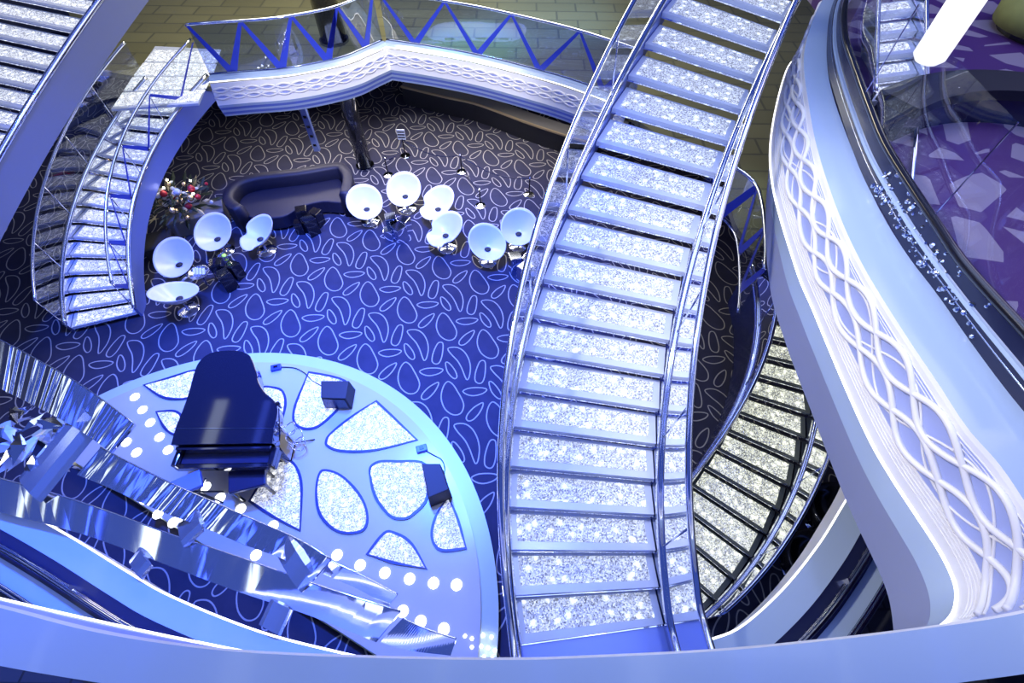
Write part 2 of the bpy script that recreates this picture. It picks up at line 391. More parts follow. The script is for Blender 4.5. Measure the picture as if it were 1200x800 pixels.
# ------------------------------------------------------------------ staircases
def poly_fit(vals, deg):
    # least squares polynomial in the step number, keeps each flight an even curve
    n = deg + 1; N = len(vals); s = max(1, N - 1)
    A = [[sum((i / s) ** (a + b) for i in range(N)) for b in range(n)] for a in range(n)]
    B = [sum(((i / s) ** a) * vals[i] for i in range(N)) for a in range(n)]
    for i in range(n):
        pv = max(range(i, n), key=lambda r: abs(A[r][i])); A[i], A[pv] = A[pv], A[i]; B[i], B[pv] = B[pv], B[i]
        for r in range(i + 1, n):
            f = A[r][i] / A[i][i]
            for c in range(i, n): A[r][c] -= f * A[i][c]
            B[r] -= f * B[i]
    X = [0] * n
    for i in range(n - 1, -1, -1): X[i] = (B[i] - sum(A[i][c] * X[c] for c in range(i + 1, n))) / A[i][i]
    return lambda i: sum(X[a] * (i / s) ** a for a in range(n))
def edges(Lp, Rp, z0, r, total, deg=3, start=0):
    A = [at(u, v, z0 + r * i) for i, (u, v) in enumerate(Lp)]; B = [at(u, v, z0 + r * i) for i, (u, v) in enumerate(Rp)]
    f = [poly_fit([p[k] for p in A], deg) for k in (0, 1)]; g = [poly_fit([p[k] for p in B], deg) for k in (0, 1)]
    L = [Vector((f[0](i), f[1](i), z0 + r * i)) for i in range(start, total + 1)]
    R = [Vector((g[0](i), g[1](i), z0 + r * i)) for i in range(start, total + 1)]
    return L, R
def staircase(label, L, R, crystal_m, th=.07, rail_h=.95, glassm='glass', frame='frost', stringer_m=('chrome', 'chrome'), drop=(.22, .22), rail_m=('chrome', 'chrome'), rails=(True, True), panel=3, ribbons=(False, False), rail_r=.035, base_w=.05, front=.085, lean=.02, ext=0):
    e = empty('staircase', label, 'staircase', (L[0] + R[0]) / 2, world=True)
    N = len(L) - 1; rise = Vector((0, 0, th))
    for i in range(N):
        a, b, c, d = L[i], R[i], R[i + 1].copy(), L[i + 1].copy()
        c.z = d.z = a.z; bk = .02
        c += (c - b).normalized() * bk; d += (d - a).normalized() * bk
        t = mk('tread', *slab([p + rise for p in (a, b, c, d)], th), frame, e)
        def bil(u, v): return a.lerp(b, u).lerp(d.lerp(c, u), v) + rise
        wd = (b - a).length; dp = (d - a).length
        mu = .075 / wd; mf = front / dp; mb = min(.05, front) / dp
        q = [bil(mu, mf), bil(1 - mu, mf), bil(1 - mu, 1 - mb), bil(mu, 1 - mb)]
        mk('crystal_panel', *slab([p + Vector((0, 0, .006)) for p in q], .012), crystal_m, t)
        f0, f1 = bil(0, .0), bil(1, .0); out = ((a - d).normalized() + (b - c).normalized()).normalized() * .012
        V = [f0 + out, f1 + out, f1, f0]
        mk('nosing', *slab([p + Vector((0, 0, -th + .018)) for p in V], .018), 'chrome', t)
    for s, (E, sg) in enumerate(((L, -1), (R, 1))):
        def run(Q):
            if not ext: return cat_rom(Q, 3)
            d = Q[0] - Q[1]; d.z = 0; return cat_rom([Q[0] + d * ext] + Q, 3)
        P = run(E); oth = run(R if s == 0 else L)
        outd = [(p - q).to_2d().normalized() for p, q in zip(P, oth)]
        outd = [Vector((o.x, o.y, 0)) for o in outd]
        base = [p + o * .035 for p, o in zip(P, outd)]
        # stringer: upright plate following the flight
        V = []; 
        for p, o in zip(base, outd):
            V += [p + o * -.025 + Vector((0, 0, .17)), p + o * .025 + Vector((0, 0, .17)), p + o * .025 - Vector((0, 0, drop[s])), p + o * -.025 - Vector((0, 0, drop[s]))]
        Fc = [(4 * i + j, 4 * i + (j + 1) % 4, 4 * i + 4 + (j + 1) % 4, 4 * i + 4 + j) for i in range(len(base) - 1) for j in range(4)] + [(0, 1, 2, 3), tuple(4 * (len(base) - 1) + j for j in (3, 2, 1, 0))]
        mk('stringer', V, Fc, stringer_m[s], e)
        mk('base_rail', *tube([p + Vector((0, 0, .19)) for p in base], base_w, 6), rail_m[s], e, True)
        if rails[s]:
            mk('handrail', *tube([p + o * lean + Vector((0, 0, rail_h)) for p, o in zip(base, outd)], rail_r, 8), rail_m[s], e, True)
            k0 = 0
            while k0 < len(base) - 1:
                k1 = min(k0 + panel * 3, len(base) - 1)
                lo = [base[k] + Vector((0, 0, .22)) for k in range(k0, k1 + 1)]; hi = [base[k] + outd[k] * lean + Vector((0, 0, rail_h - .03)) for k in range(k0, k1 + 1)]
                g = mk('glass_panel', *loft([lo, hi]), glassm, e, True)
                if ribbons[s] and k1 - k0 > 4:
                    m = (k0 + k1) // 2 - k0
                    for x0, x1 in ((0, m), (k1 - k0, m)):
                        A0 = hi[x0].lerp(lo[x0], .05); B0 = lo[x1].lerp(hi[x1], .12); dirv = (hi[-1] - hi[0]).normalized() * .035; oo = outd[k0] * .012
                        mk('ribbon', [A0 - dirv + oo, A0 + dirv + oo, B0 + dirv * 1.6 + oo, B0 - dirv * 1.6 + oo], [(0, 1, 2, 3)], 'ribbon', g)
                p0 = base[k0]; mk('baluster', *tube([p0 + Vector((0, 0, .15)), p0 + outd[k0] * lean + Vector((0, 0, rail_h))], .011, 6), 'chrome', e, True)
                k0 = k1
    return e
# the great flight in the middle: first floor to second floor
cL = [(607,750),(602.5,699),(598,648),(599.5,599),(600,550),(603,501.5),(609,459),(616,414),(624,370),(633.6,328),(645,289),(662,250),(681,210),(700,170),(722,135),(739,97.6),(753,56),(772,19)]
cR = [(776,731),(767,690),(767,644.5),(766,605),(766,565),(768.5,524),(770,482),(778,441),(783,404),(788,363),(798,324),(808,284),(822,245),(842,209),(856,173),(869,136),(883,99),(898,62)]
L, R = edges(cL, cR, 2.55, .166, 19)
central = staircase('wide crystal staircase sweeping up through the middle beside the round stage', L, R, 'crystal', rail_m=('chrome', 'chrome'), stringer_m=('blue_steel', 'chrome_dark'), lean=.05, rail_h=1.0, ext=1.3)
# the flight at far left: lounge floor to first floor
lL = [(85.5,383.5),(84,367),(82.5,344),(83,322),(85,301),(87,280),(92,259),(98,239.5),(105,221),(113,203),(122,185),(132,167),(143,150),(154,133),(166,116)]
lR = [(162,367),(159,353),(156,336.5),(155,320),(155.5,303),(156,285.5),(157.5,267),(160,249.5),(164,232),(170,213),(178,195),(188,176),(200,157),(213,137),(228,117)]
L, R = edges(lL, lR, .08, .162, 15)
left_st = staircase('narrow curved staircase with glass sides rising from the carpet beside the potted plant', L, R, 'crystal_cool', stringer_m=('chrome', 'blue_steel'), drop=(.2, .32), rails=(True, True), ribbons=(False, True), rail_r=.03, front=.03)
# the flight at right, lit warm: lounge floor to first floor
gR = [(815,726),(838,703),(860,679),(880,653),(897,626),(912,598),(925,570),(935,541),(943,513),(948,486),(951,459),(952,433),(951,408),(949,384),(946,360)]
gL = [(742,650),(757,630),(773,609),(790,588),(808,565),(824,545),(838,525),(851,504),(862,483),(870,461),(876,438),(880,415),(883,392),(884,369),(884,346)]
L, R = edges(gL, gR, .12, .162, 15)
green_st = staircase('warm lit crystal staircase curling below the white balcony at right', L, R, 'crystal_warm', stringer_m=('navy', 'chrome_dark'), drop=(.75, .2), rails=(True, True), front=.03, frame='tread_dark', th=.045)
# the flight at the top left corner, twin of the great flight
tR = [(14,182),(28,158),(42,134),(57,110),(72,87),(87,65),(102,43),(117,21),(132,0)]
tL = [(-120,150),(-108,126),(-95,102),(-81,79),(-67,57),(-53,35),(-39,13),(-25,-8),(-11,-29)]
L, R = edges(tL, tR, 3.0, .172, 10, 2, -5)
tl_st = staircase('crystal staircase with broad blue-grey side band in the top left corner', L, R, 'crystal_cool', stringer_m=('chrome', 'skirt'), drop=(.2, .46), rails=(False, False), base_w=.06)

# ------------------------------------------------------------------ relief strands on a fascia
def strands(parent, A, B, rows, lam, rad, name='relief_rib', m='relief', push=.01):
    """A upper edge, B lower edge (same count); rows of (centre, amplitude): two strands crossing into eyes"""
    n = len(A); S = [0]
    for i in range(1, n): S.append(S[-1] + (A[i] - A[i - 1]).length)
    for c, amp in rows:
        for ph in (0, PI):
            P = []
            for i in range(n):
                t = c + amp * math.sin(PI * S[i] / lam + ph)
                tg = (A[min(i + 1, n - 1)] - A[max(i - 1, 0)]); nn = tg.cross(B[i] - A[i]).normalized()
                P.append(A[i].lerp(B[i], t) + nn * push)
            mk(name, *tube(P, rad, 6), m, parent, True)
def lines(parent, A, B, ts, rad, m='relief', push=.004):
    n = len(A)
    for t in ts:
        P = []
        for i in range(n):
            tg = (A[min(i + 1, n - 1)] - A[max(i - 1, 0)]); nn = tg.cross(B[i] - A[i]).normalized()
            P.append(A[i].lerp(B[i], t) + nn * push)
        mk('relief_line', *tube(P, rad, 5), m, parent, True)

# ------------------------------------------------------------------ first-floor balcony across the back
zb = 2.85
bl = [at(u, v, zb) for u, v in [(245,90),(280,87),(340,82),(400,70),(430,58),(451,49)]]
br = [at(u, v, zb) for u, v in [(451,49),(500,56),(560,67),(620,82),(672,97),(740,122)]]
back = empty('balcony', 'white curved balcony with braided relief band and glass rail above the lounge', 'balcony', (at(451, 49, zb).x, at(451, 49, zb).y, zb), world=True)
for seg in (bl, br):
    P = resample(cat_rom(seg, 8), 60)
    mk('ledge', *sweep(P, [(.12, .0), (-.04, .0), (-.12, -.05), (.12, -.05)])[:2], 'ledge', back)
    Nn = side_normals(P)
    def off(o, dz): return [p + n * o + Vector((0, 0, dz)) for p, n in zip(P, Nn)]
    A = off(-.14, -.08); B = off(-.30, -.50)
    for t0, t1, mm in ((0, .26, 'white'), (.26, .42, 'recess_shade'), (.42, .56, 'white'), (.56, .72, 'recess_shade'), (.72, 1, 'white')):
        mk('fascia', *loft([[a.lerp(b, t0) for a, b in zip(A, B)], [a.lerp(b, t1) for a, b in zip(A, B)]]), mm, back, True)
    strands(back, A, B, [(.34, .10), (.64, .10)], .34, .022, push=-.006)
    mk('led_strip', *tube([p + Vector((0, 0, -.015)) for p in off(-.13, -.04)], .012, 5), 'led_strip', back, True)
    for k, (o, z0, mm) in enumerate([(-.30, -.50, 'ledge'), (-.27, -.57, 'blue_steel'), (-.25, -.63, 'ledge'), (-.22, -.70, 'blue_steel'), (-.19, -.76, 'ledge')]):
        mk('lower_moulding', *loft([off(o, z0), off(o + .02, z0 - .07)]), mm, back, True)
    mk('soffit', *loft([off(-.17, -.45), off(3.2, -.45)]), 'grey', back)
    # glass with a rail
    G = off(.10, .0); H = off(.14, 1.0); k0 = 0
    while k0 < 59:
        k1 = min(k0 + 15, 59); 
        if 59 - k1 < 5: k1 = 59
        g = mk('glass_panel', *loft([G[k0:k1 + 1], H[k0:k1 + 1]]), 'glass_blue', back, True)
        m = (k0 + k1) // 2
        for x0, x1 in ((k0, m), (k1, m)):
            dv = (G[k1] - G[k0]).normalized(); o2 = Nn[m] * -.012
            A0 = H[x0] + o2; B0 = G[x1] + o2
            mk('ribbon', [A0 - dv * .035, A0 + dv * .035, B0 + dv * .09, B0 - dv * .09], [(0, 1, 2, 3)], 'ribbon', g)
        k0 = k1
    mk('base_rail', *tube([p + Vector((0, 0, .01)) for p in G], .025, 6), 'chrome_dark', back, True)
    mk('handrail', *tube(H, .03, 8), 'chrome', back, True)
# first-floor floor behind that balcony
zf = 2.55
edge = [at(u, v, zb) for u, v in [(245,90),(280,87),(340,82),(400,70),(430,58),(451,49),(500,56),(560,67),(620,82),(672,97),(740,122)]]
poly = [Vector((p.x, p.y + .14, zf)) for p in edge] + [Vector((p.x, p.y, zf)) for p in (at(842, 205, zf), at(862, 262, zf), at(880, 292, zf), at(955, 330, zf))] + [Vector((9, 6.2, zf)), Vector((14, 10, zf)), Vector((16, 20, zf)), Vector((-16, 20, zf)), Vector((-10, 11.9, zf)), Vector((at(215, 98, zf).x, at(215, 98, zf).y, zf))]
struct(mk('floor', *slab(poly, .12), 'olive'))['label'] = 'olive tiled upper floor behind the white balcony'

lp = [at(u, v, zf + .012) for u, v in [(130,128),(232,121),(259,58),(182,54)]]
lnd = struct(mk('floor', *slab(lp, .05), 'frost')); lnd['label'] = 'pale landing at the head of the narrow curved staircase'
lq = [at(u, v, zf + .022) for u, v in [(132,126),(144,107),(156,89),(169,72),(182,57)]]; rq = [at(u, v, zf + .022) for u, v in [(231,119),(241,104),(249,89),(254,74),(258,60)]]
for k in range(4): mk('crystal_panel', *slab([lq[k].lerp(lq[k + 1], .06), rq[k].lerp(rq[k + 1], .06), rq[k].lerp(rq[k + 1], .92), lq[k].lerp(lq[k + 1], .92)], .01), 'crystal_cool', lnd)
Hh = resample(px([(836,184),(860,195),(884,214),(893,240),(897,285),(896,315)], zf + 1.0, 6), 24); Gg = [Vector((p.x, p.y, zf + .05)) for p in Hh]
bal = empty('balustrade', 'glass balustrade with blue ribbons round the landing beside the great staircase', 'balustrade', (Gg[0].x, Gg[0].y, zf), world=True)
mk('handrail', *tube(Hh, .028, 8), 'chrome', bal, True); mk('base_rail', *tube(Gg, .025, 6), 'chrome_dark', bal, True)
for i0, i1 in ((0, 8), (8, 16), (16, 23)):
    g = mk('glass_panel', *loft([Gg[i0:i1 + 1], Hh[i0:i1 + 1]]), 'glass', bal, True); m_ = (i0 + i1) // 2
    for x0, x1 in ((i0, m_), (i1, m_)):
        dv = (Gg[i1] - Gg[i0]).normalized() * .06; mk('ribbon', [Hh[x0] - dv, Hh[x0] + dv, Gg[x1] + dv * 1.5, Gg[x1] - dv * 1.5], [(0, 1, 2, 3)], 'ribbon', g)
# columns under and above the balcony
def column(label, u, v, zt, r, m, cat='column', z0=0.0):
    p = at(u, v, z0); e = empty('column', label, cat, p)
    mk('shaft', *lathe([(0, 0), (r, 0), (r, zt), (0, zt)], 20), m, e, True)
    mk('base_ring', *lathe([(r, 0), (r + .05, 0), (r + .05, .06), (r, .06)], 20), 'chrome_dark', e)
    mk('top_ring', *lathe([(r, zt - .08), (r + .05, zt - .08), (r + .05, zt), (r, zt)], 20), 'chrome_dark', e)
    return e
column('glossy black round column under the white balcony behind the sofa', 428, 195, 2.38, .2, 'black')
column('dark mirrored round column on the upper floor behind the balcony glass', 392, 48, 3.2, .32, 'black', z0=zf)
p = at(372, 176, 0)
pil = empty('pillar', 'slim pale steel pillar with dark square holes behind the sofa', 'pillar', p)
mk('shaft', *box(0, 0, 1.19, .16, .12, 2.38), 'blue_steel', pil)
for k in range(8): mk('hole_plate', *box(0, -.063, .2 + k * .28, .09, .012, .07), 'black', pil)
# bar counter in the shadow below the balcony
P = resample(px([(470,100),(520,112),(560,121),(620,143),(690,166)], .6), 24)
bar = empty('bar_counter', 'long dark bar counter with pale wooden edge under the balcony', 'counter', (P[0].x, P[0].y, 0), world=True)
mk('counter_front', *sweep(P, [(0, -.04), (.35, -.04), (.35, -.6), (0, -.6)])[:2], 'matte_black', bar)
mk('counter_edge', *sweep(P, [(-.05, 0), (.0, 0), (.0, -.05), (-.05, -.05)])[:2], 'wood', bar)
mk('counter_top', *sweep(P, [(0, 0), (.45, 0), (.45, -.04), (0, -.04)])[:2], 'grey', bar)

# ------------------------------------------------------------------ second-floor gallery: ledge, relief fascia, skirt
z7 = 5.6
# stations round the opening: ledge inner edge, ledge outer edge, lit trim, bottom of the skirt
stn = [((968,-8),(990,-30),(955,30),(950,60)),((952,25),(974,10),(941,60),(937,92)),((942,68),(969,49),(922,82),(918,135)),((949,130),(972,95),(905,150),(903,190)),
 ((960,182),(992,158),(905,215),(897,255)),((983,250),(1024,232),(932,311),(902,335)),((1012,312),(1058,291),(954,365),(920,400)),((1056,384),(1100,347),(988,446),(950,480)),
 ((1100,450),(1145,411),(1018,512),(980,558)),((1133,500),(1181,459),(1043,556),(1002,610)),((1172,545),(1215,500),(1075,605),(1020,648)),((1200,586),(1255,550),(1098,640),(1033,676)),
 ((1235,640),(1310,625),(1114,670),(1042,703)),((1250,680),(1340,690),(1121,695),(1046,728)),((1238,706),(1320,750),(1115,722),(1046,745)),((1200,718),(1250,780),(1090,740),(1035,754)),
 ((1130,730),(1130,799),(1040,749),(1010,760)),((1000,747),(1000,815),(950,760),(900,772)),((850,762),(850,828),(820,775),(800,785)),((700,770),(700,836),(690,780),(680,790)),
 ((600,773),(600,838),(600,783),(600,792)),((450,771),(450,835),(450,779),(450,788)),((300,765),(300,822),(320,769),(330,780)),((200,755),(200,812),(230,753),(240,765)),
 ((100,738),(80,794),(130,732),(140,742)),((0,712),(-20,776),(20,707),(30,716)),((-90,690),(-110,755),(-70,685),(-60,695))]
Ain, Aout, Btrim, Csk = [px([q[k] for q in stn], z7 - d_, 8) for k, d_ in enumerate((0, 0, .70, 1.30))]
NL = len(Ain)
gal = empty('gallery', 'sweeping white gallery with woven wave relief framing the right side and foreground', 'balcony', (Ain[75].x, Ain[75].y, z7), world=True)
dz = Vector((0, 0, 1))
mk('ledge', *loft([Ain, Aout]), 'ledge', gal, True)
lip = [a + (b - a).normalized() * -.012 - dz * .03 for a, b in zip(Ain, Aout)]
mk('ledge_edge', *loft([lip, Ain]), 'white', gal, True)
mid = [a.lerp(b, .5) + (a - o).normalized() * -.02 for a, b, o in zip(lip, Btrim, Aout)]
f1 = [a.lerp(b, .07) for a, b in zip(lip, Btrim)]; f2 = [a.lerp(b, .68) for a, b in zip(lip, Btrim)]
mk('fascia', *loft([Btrim, f2]), 'white', gal, True); mk('fascia', *loft([f2, f1]), 'recess_shade', gal, True); mk('fascia', *loft([f1, lip]), 'white', gal, True)
nv = int(NL * .555)
strands(gal, [p for p in cat_rom(lip[:nv], 3)], [p for p in cat_rom(Btrim[:nv], 3)], [(.22, .15), (.53, .14)], .52, .024, push=-.010)
strands(gal, [p for p in cat_rom(lip[:nv], 3)], [p for p in cat_rom(Btrim[:nv], 3)], [(.38, .24)], .70, .009, push=-.004)
lines(gal, lip[:nv], Btrim[:nv], [.70, .74, .78, .82, .86], .005, push=-.002)
lines(gal, lip[:nv], Btrim[:nv], [.06, .09, .12], .004, push=-.002)
mk('led_strip', *tube(Btrim, .012, 6), 'led_strip', gal, True)
t2 = [b - dz * .05 + (c - b).to_3d().normalized() * .02 for b, c in zip(Btrim, Csk)]
bandl = [b.lerp(c, .38) for b, c in zip(Btrim, Csk)]
mk('lower_band', *loft([bandl, Btrim]), 'ledge', gal, True)
mk('skirt', *loft([Csk, bandl]), 'skirt', gal, True)
# channel, mirror strips and dark rail at the back of the ledge
rail_px = [(1010,-30),(992,0),(990,40),(1002,80),(1018,124),(1036,167),(1067,217),(1101,268),(1121,298),(1145,327),(1180,365),(1210,398),(1250,450)]
nr = 60
RLo = resample([p for p in px([(990,-30),(974,10),(969,49),(970,81),(978,114),(994,162),(1012,208),(1036,253),(1062,297),(1100,347),(1137,400),(1181,459),(1240,530)], z7, 8)], nr)
RHi = resample(px(rail_px, z7 + .30, 8), nr)
def between(t, up=0): return [a.lerp(b, t) + dz * up for a, b in zip(RLo, RHi)]
mk('mirror_strip', *loft([RLo, between(.42)]), 'navy', gal, True)
mk('chrome_line', *tube(between(.24, .012), .006, 5), 'chrome', gal, True)
mk('pale_strip', *sweep(between(.50, .01), [(-.022, 0), (.022, 0), (.022, -.03), (-.022, -.03)])[:2], 'ledge', gal)
mk('mirror_strip', *loft([between(.55), between(.92)]), 'navy', gal, True)
mk('chrome_line', *tube(between(.90, .01), .008, 5), 'chrome', gal, True)
mk('handrail', *tube(RHi, .035, 8), 'black', gal, True)
# crystal beads lying in the channel
bv, bf = lathe([(0, -1), (.7, -.6), (1, 0), (.7, .6), (0, 1)], 6)
bead = None
for k in range(150):
    i = random.randint(40, 52); t = random.uniform(.08, .85)
    if random.random() < (i - 38) / 20: t *= .5
    p = RLo[i].lerp(RHi[i], t).lerp(RLo[i + 1].lerp(RHi[i + 1], t), random.random()); s = random.uniform(.010, .026)
    if bead is None: o = mk('crystal_bead', bv, bf, 'chrome', gal); bead = o.data
    else: o = bpy.data.objects.new('crystal_bead', bead); COL.objects.link(o); o.parent = gal; o.matrix_parent_inverse = Matrix.Translation(-gal.location)
    o.location = p + dz * .02; o.scale = (s, s, s); o.rotation_euler = (random.random() * 3, random.random() * 3, 0)
# glass above the dark rail
for (i0, i1) in ((8, 30), (30, 46), (46, 59)):
    lo = [p + dz * .03 for p in RHi[i0:i1 + 1]]; hi = [p + dz * .75 for p in lo]
    mk('glass_panel', *loft([lo, hi]), 'glass_clear', gal, True)
    mk('glass_joint', *tube([lo[0], hi[0]], .006, 5), 'chrome', gal)
# second-floor carpet at right
poly = [Vector((p.x, p.y, z7 - .05)) for p in reversed(RHi[2:])] + [Vector((4.6, 9.5, z7 - .05)), Vector((9.5, 11, z7 - .05)), Vector((9.5, -1.5, z7 - .05)), Vector((4.4, -1.5, z7 - .05))]
struct(mk('floor', *slab(poly, .3), 'purple'))['label'] = 'purple upper floor with pale angular shards behind the gallery rail'
z8 = z7 - .05
# glowing white pendant, floor trim, ottoman, short flight behind
pb = at(1085, 72, z8 + .55)
lamp = empty('pendant_lamp', 'tall glowing white pendant cylinder above the purple floor', 'lamp', pb)
mk('shade', *lathe([(0, 0), (.10, .0), (.145, .05), (.145, 1.5), (0, 1.5)], 24), 'lamp', lamp, True)
mk('cord', *tube([Vector((0, 0, 1.5)), Vector((0, 0, 4.0))], .012, 6), 'black', lamp)
P0, P1 = at(1081, 86, z8 + .03), at(1068, 216, z8 + .03)
tag(mk('floor_trim', *tube([P0, P1], .022, 6), 'chrome', None, True), 'straight steel strip lying on the purple floor below the white pendant', 'trim')
ot = empty('ottoman', 'round olive green ottoman at the far right on the upper floor', 'ottoman', at(1218, 40, z8))
mk('cushion', *lathe([(0, .45), (.35, .44), (.55, .38), (.62, .25), (.60, .08), (0, .08)], 28), 'olive_cloth', ot, True)
mk('foot', *lathe([(0, 0), (.5, 0), (.5, .08), (0, .08)], 24), 'black', ot)
P = resample(px([(1078,128),(1115,113),(1160,106),(1215,108),(1260,116)], z8 + .36, 6), 24)
lb = empty('bench', 'long curved black bench on the purple floor in front of the olive ottoman', 'bench', (P[0].x, P[0].y, z8), world=True)
mk('seat', *sweep(P, [(0, 0), (.42, 0), (.42, -.10), (0, -.10)])[:2], 'matte_black', lb); mk('plinth', *sweep(P, [(.04, -.10), (.38, -.10), (.38, -.36), (.04, -.36)])[:2], 'navy', lb)
sL = [(1018,126),(1018,100),(1019,75),(1020,50),(1022,26)]; sR = [(1070,120),(1070,93),(1070,68),(1070,44),(1070,20)]
L, R = edges(sL, sR, z8 + .02, .10, 5, 1)
staircase('short crystal flight glimpsed behind the gallery rail below the white pendant', L, R, 'crystal_cool', rails=(False, False), drop=(.1, .1), base_w=.02)
# ------------------------------------------------------------------ first-floor galleries under the camera
def low_gallery(label, pts, w0):
    zl = 2.9
    P = resample(px(pts, zl, 8), 50); Nn = [n * -1 for n in side_normals(P)]   # pointing away from the void
    e = empty('gallery', label, 'balcony', (P[25].x, P[25].y, zl), world=True)
    def off(o, d): return [p + n * o + dz * d for p, n in zip(P, Nn)]
    mk('led_strip', *tube(off(-.01, -.015), .010, 6), 'led_strip', e, True)
    mk('fascia', *loft([off(-.01, -.03), off(.03, -.55)]), 'white', e, True)
    mk('ledge', *loft([off(0, 0), off(w0, 0)]), 'ledge', e, True)
    mk('mirror_strip', *loft([off(w0, .002), off(w0 + .10, .002)]), 'navy', e, True)
    mk('chrome_line', *tube(off(w0 + .11, .02), .012, 6), 'chrome', e, True)
    mk('mirror_strip', *loft([off(w0 + .12, .002), off(w0 + .20, .002)]), 'navy', e, True)
    lo, hi = off(w0 + .11, .03), off(w0 + .12, .12); k0 = 0
    while k0 < 49:
        k1 = min(k0 + 12, 49); mk('glass_panel', *loft([lo[k0:k1 + 1], hi[k0:k1 + 1]]), 'glass_blue', e, True)
        mk('glass_clip', *box(lo[k0].x, lo[k0].y, zl + .05, .05, .05, .1), 'chrome', e); k0 = k1
    mk('handrail', *tube(hi, .022, 8), 'chrome_dark', e, True)
    mk('inner_ledge', *loft([off(w0 + .20, -.01), off(w0 + .37, -.03)]), 'ledge', e, True)
    mk('inner_rail', *tube(off(w0 + .40, .03), .028, 8), 'chrome_dark', e, True)
    mk('chrome_line', *tube(off(w0 + .37, .02), .012, 6), 'chrome', e, True)
    fo = [Vector((p.x, p.y, 2.55)) for p in off(w0 + .36, 0)]; bk = [Vector((p.x, p.y, 2.55)) for p in off(4.5, 0)]
    struct(mk('floor', *loft([fo, bk]), 'dark_tile'))['label'] = label.replace('gallery ledge', 'floor behind the gallery ledge')
low_gallery('blue lit gallery ledge with dark glass curving through the bottom left corner', [(-130,520),(-60,556),(20,596),(85,632),(150,672),(200,700),(300,740),(395,765),(480,783)], .22)
low_gallery('pale gallery ledge with dark glass curving below the warm staircase', [(790,772),(830,752),(870,735),(920,690),(960,640),(985,600),(1010,555),(1030,500)], .25)
# landing at the foot of the great flight
p = [at(u, v, 2.55) for u, v in [(606,752),(778,733),(830,800),(600,810)]]
struct(mk('floor', *slab(p, .1), 'blue_steel'))['label'] = 'plain blue landing at the foot of the great staircase'

# ------------------------------------------------------------------ polished steel canopy over the stage
can = empty('canopy', 'polished steel ribbon canopy of streaked mirror bands above the stage at left', 'canopy', at(120, 600, 3.2), world=True)
def band(name, top, bot, z, tilt=.0, n=30, th=.03, m='streak'):
    A = resample(px(top, z + tilt, 6), n); B = resample(px(bot, z, 6), n); V = []; U = []; s = 0
    for i in range(n):
        if i: s += (A[i] - A[i - 1]).length
        V += [A[i], B[i], A[i] - dz * th, B[i] - dz * th]; U += [(s, 0), (s, 1), (s, 0), (s, 1)]
    Fc = []
    for i in range(n - 1):
        a, b = 4 * i, 4 * i + 4
        Fc += [(a, a + 1, b + 1, b), (a + 2, b + 2, b + 3, a + 3), (a, b, b + 2, a + 2), (a + 1, a + 3, b + 3, b + 1)]
    Fc += [(0, 2, 3, 1), (4 * n - 4, 4 * n - 3, 4 * n - 1, 4 * n - 2)]
    o = mk(name, V, Fc, m, can, uvs=U)
    mk('edge_line', *tube([p + dz * .004 for p in A], .008, 5), 'chrome', o, True)
    return o
band('mirror_band', [(-40,378),(0,398),(40,419),(100,454),(158,497)], [(-40,433),(0,455),(40,475),(90,502),(130,530)], 3.45, .10)
band('mirror_band', [(118,524),(150,541),(200,566),(250,588),(300,610),(350,632),(388,655)], [(90,556),(122,569),(184,597),(234,616),(284,637),(334,656),(366,680)], 3.2, .06)
band('mirror_band', [(-40,548),(0,560),(60,577),(130,600),(190,622),(290,656),(380,688),(470,716)], [(-40,585),(0,600),(60,615),(110,630),(170,652),(270,690),(360,720),(440,752)], 3.0, .04, m='streak_soft')
band('mirror_band', [(385,656),(420,672),(466,696)], [(378,672),(415,688),(455,710)], 2.95, .03, m='streak_soft')
band('mirror_band', [(472,724),(500,737),(535,748)], [(445,752),(480,762),(528,768)], 2.9, .02, m='streak_soft')
def cross(a, b, wpx, z0, z1, m='steel_bright'):
    P = [at(*a, z0), at(*b, z1)]; d = (P[1] - P[0]); sN = Vector((-d.y, d.x, 0)).normalized(); hw = wpx / 2
    V = []; U = []
    n = 9
    for i in range(n):
        c = P[0].lerp(P[1], i / (n - 1))
        for k in range(7):
            a_ = PI * k / 6; V.append(c + sN * hw * math.cos(a_) + dz * hw * .5 * math.sin(a_)); U.append((k * .35, i * .05))
    Fc = [(i * 7 + k, i * 7 + k + 1, i * 7 + k + 8, i * 7 + k + 7) for i in range(n - 1) for k in range(6)] + [(i * 7, i * 7 + 7, i * 7 + 13, i * 7 + 6) for i in range(n - 1)]
    mk('cross_bar', V, Fc, m, can, uvs=U)
cross((37, 574), (108, 487), .46, 3.05, 3.40)
cross((214, 628), (236, 607), .30, 3.02, 3.18)
cross((338, 668), (352, 648), .55, 3.02, 3.18)
cross((160, 668), (172, 652), .28, 2.92, 3.0)
cross((316, 738), (330, 708), .26, 2.92, 3.0)
# crystal shards gathered between the bands
for k in range(26):
    u = random.uniform(2, 78); v = 470 + (u * .45) + random.uniform(0, 62) ; c = at(u, v, 3.1 + random.uniform(-.1, .1))
    s = random.uniform(.10, .30); a = random.uniform(0, 6.3); wv = random.uniform(.04, .10)
    d = Vector((math.cos(a), math.sin(a), random.uniform(-.5, .5))) * s; n_ = Vector((-math.sin(a), math.cos(a), 0)) * wv
    V = [c - d, c + n_, c + d, c - n_, c + dz * wv, c - dz * wv]
    mk('crystal_shard', V, [(0, 1, 4), (1, 2, 4), (2, 3, 4), (3, 0, 4), (1, 0, 5), (2, 1, 5), (3, 2, 5), (0, 3, 5)], 'chrome' if k % 3 else 'frost', can)

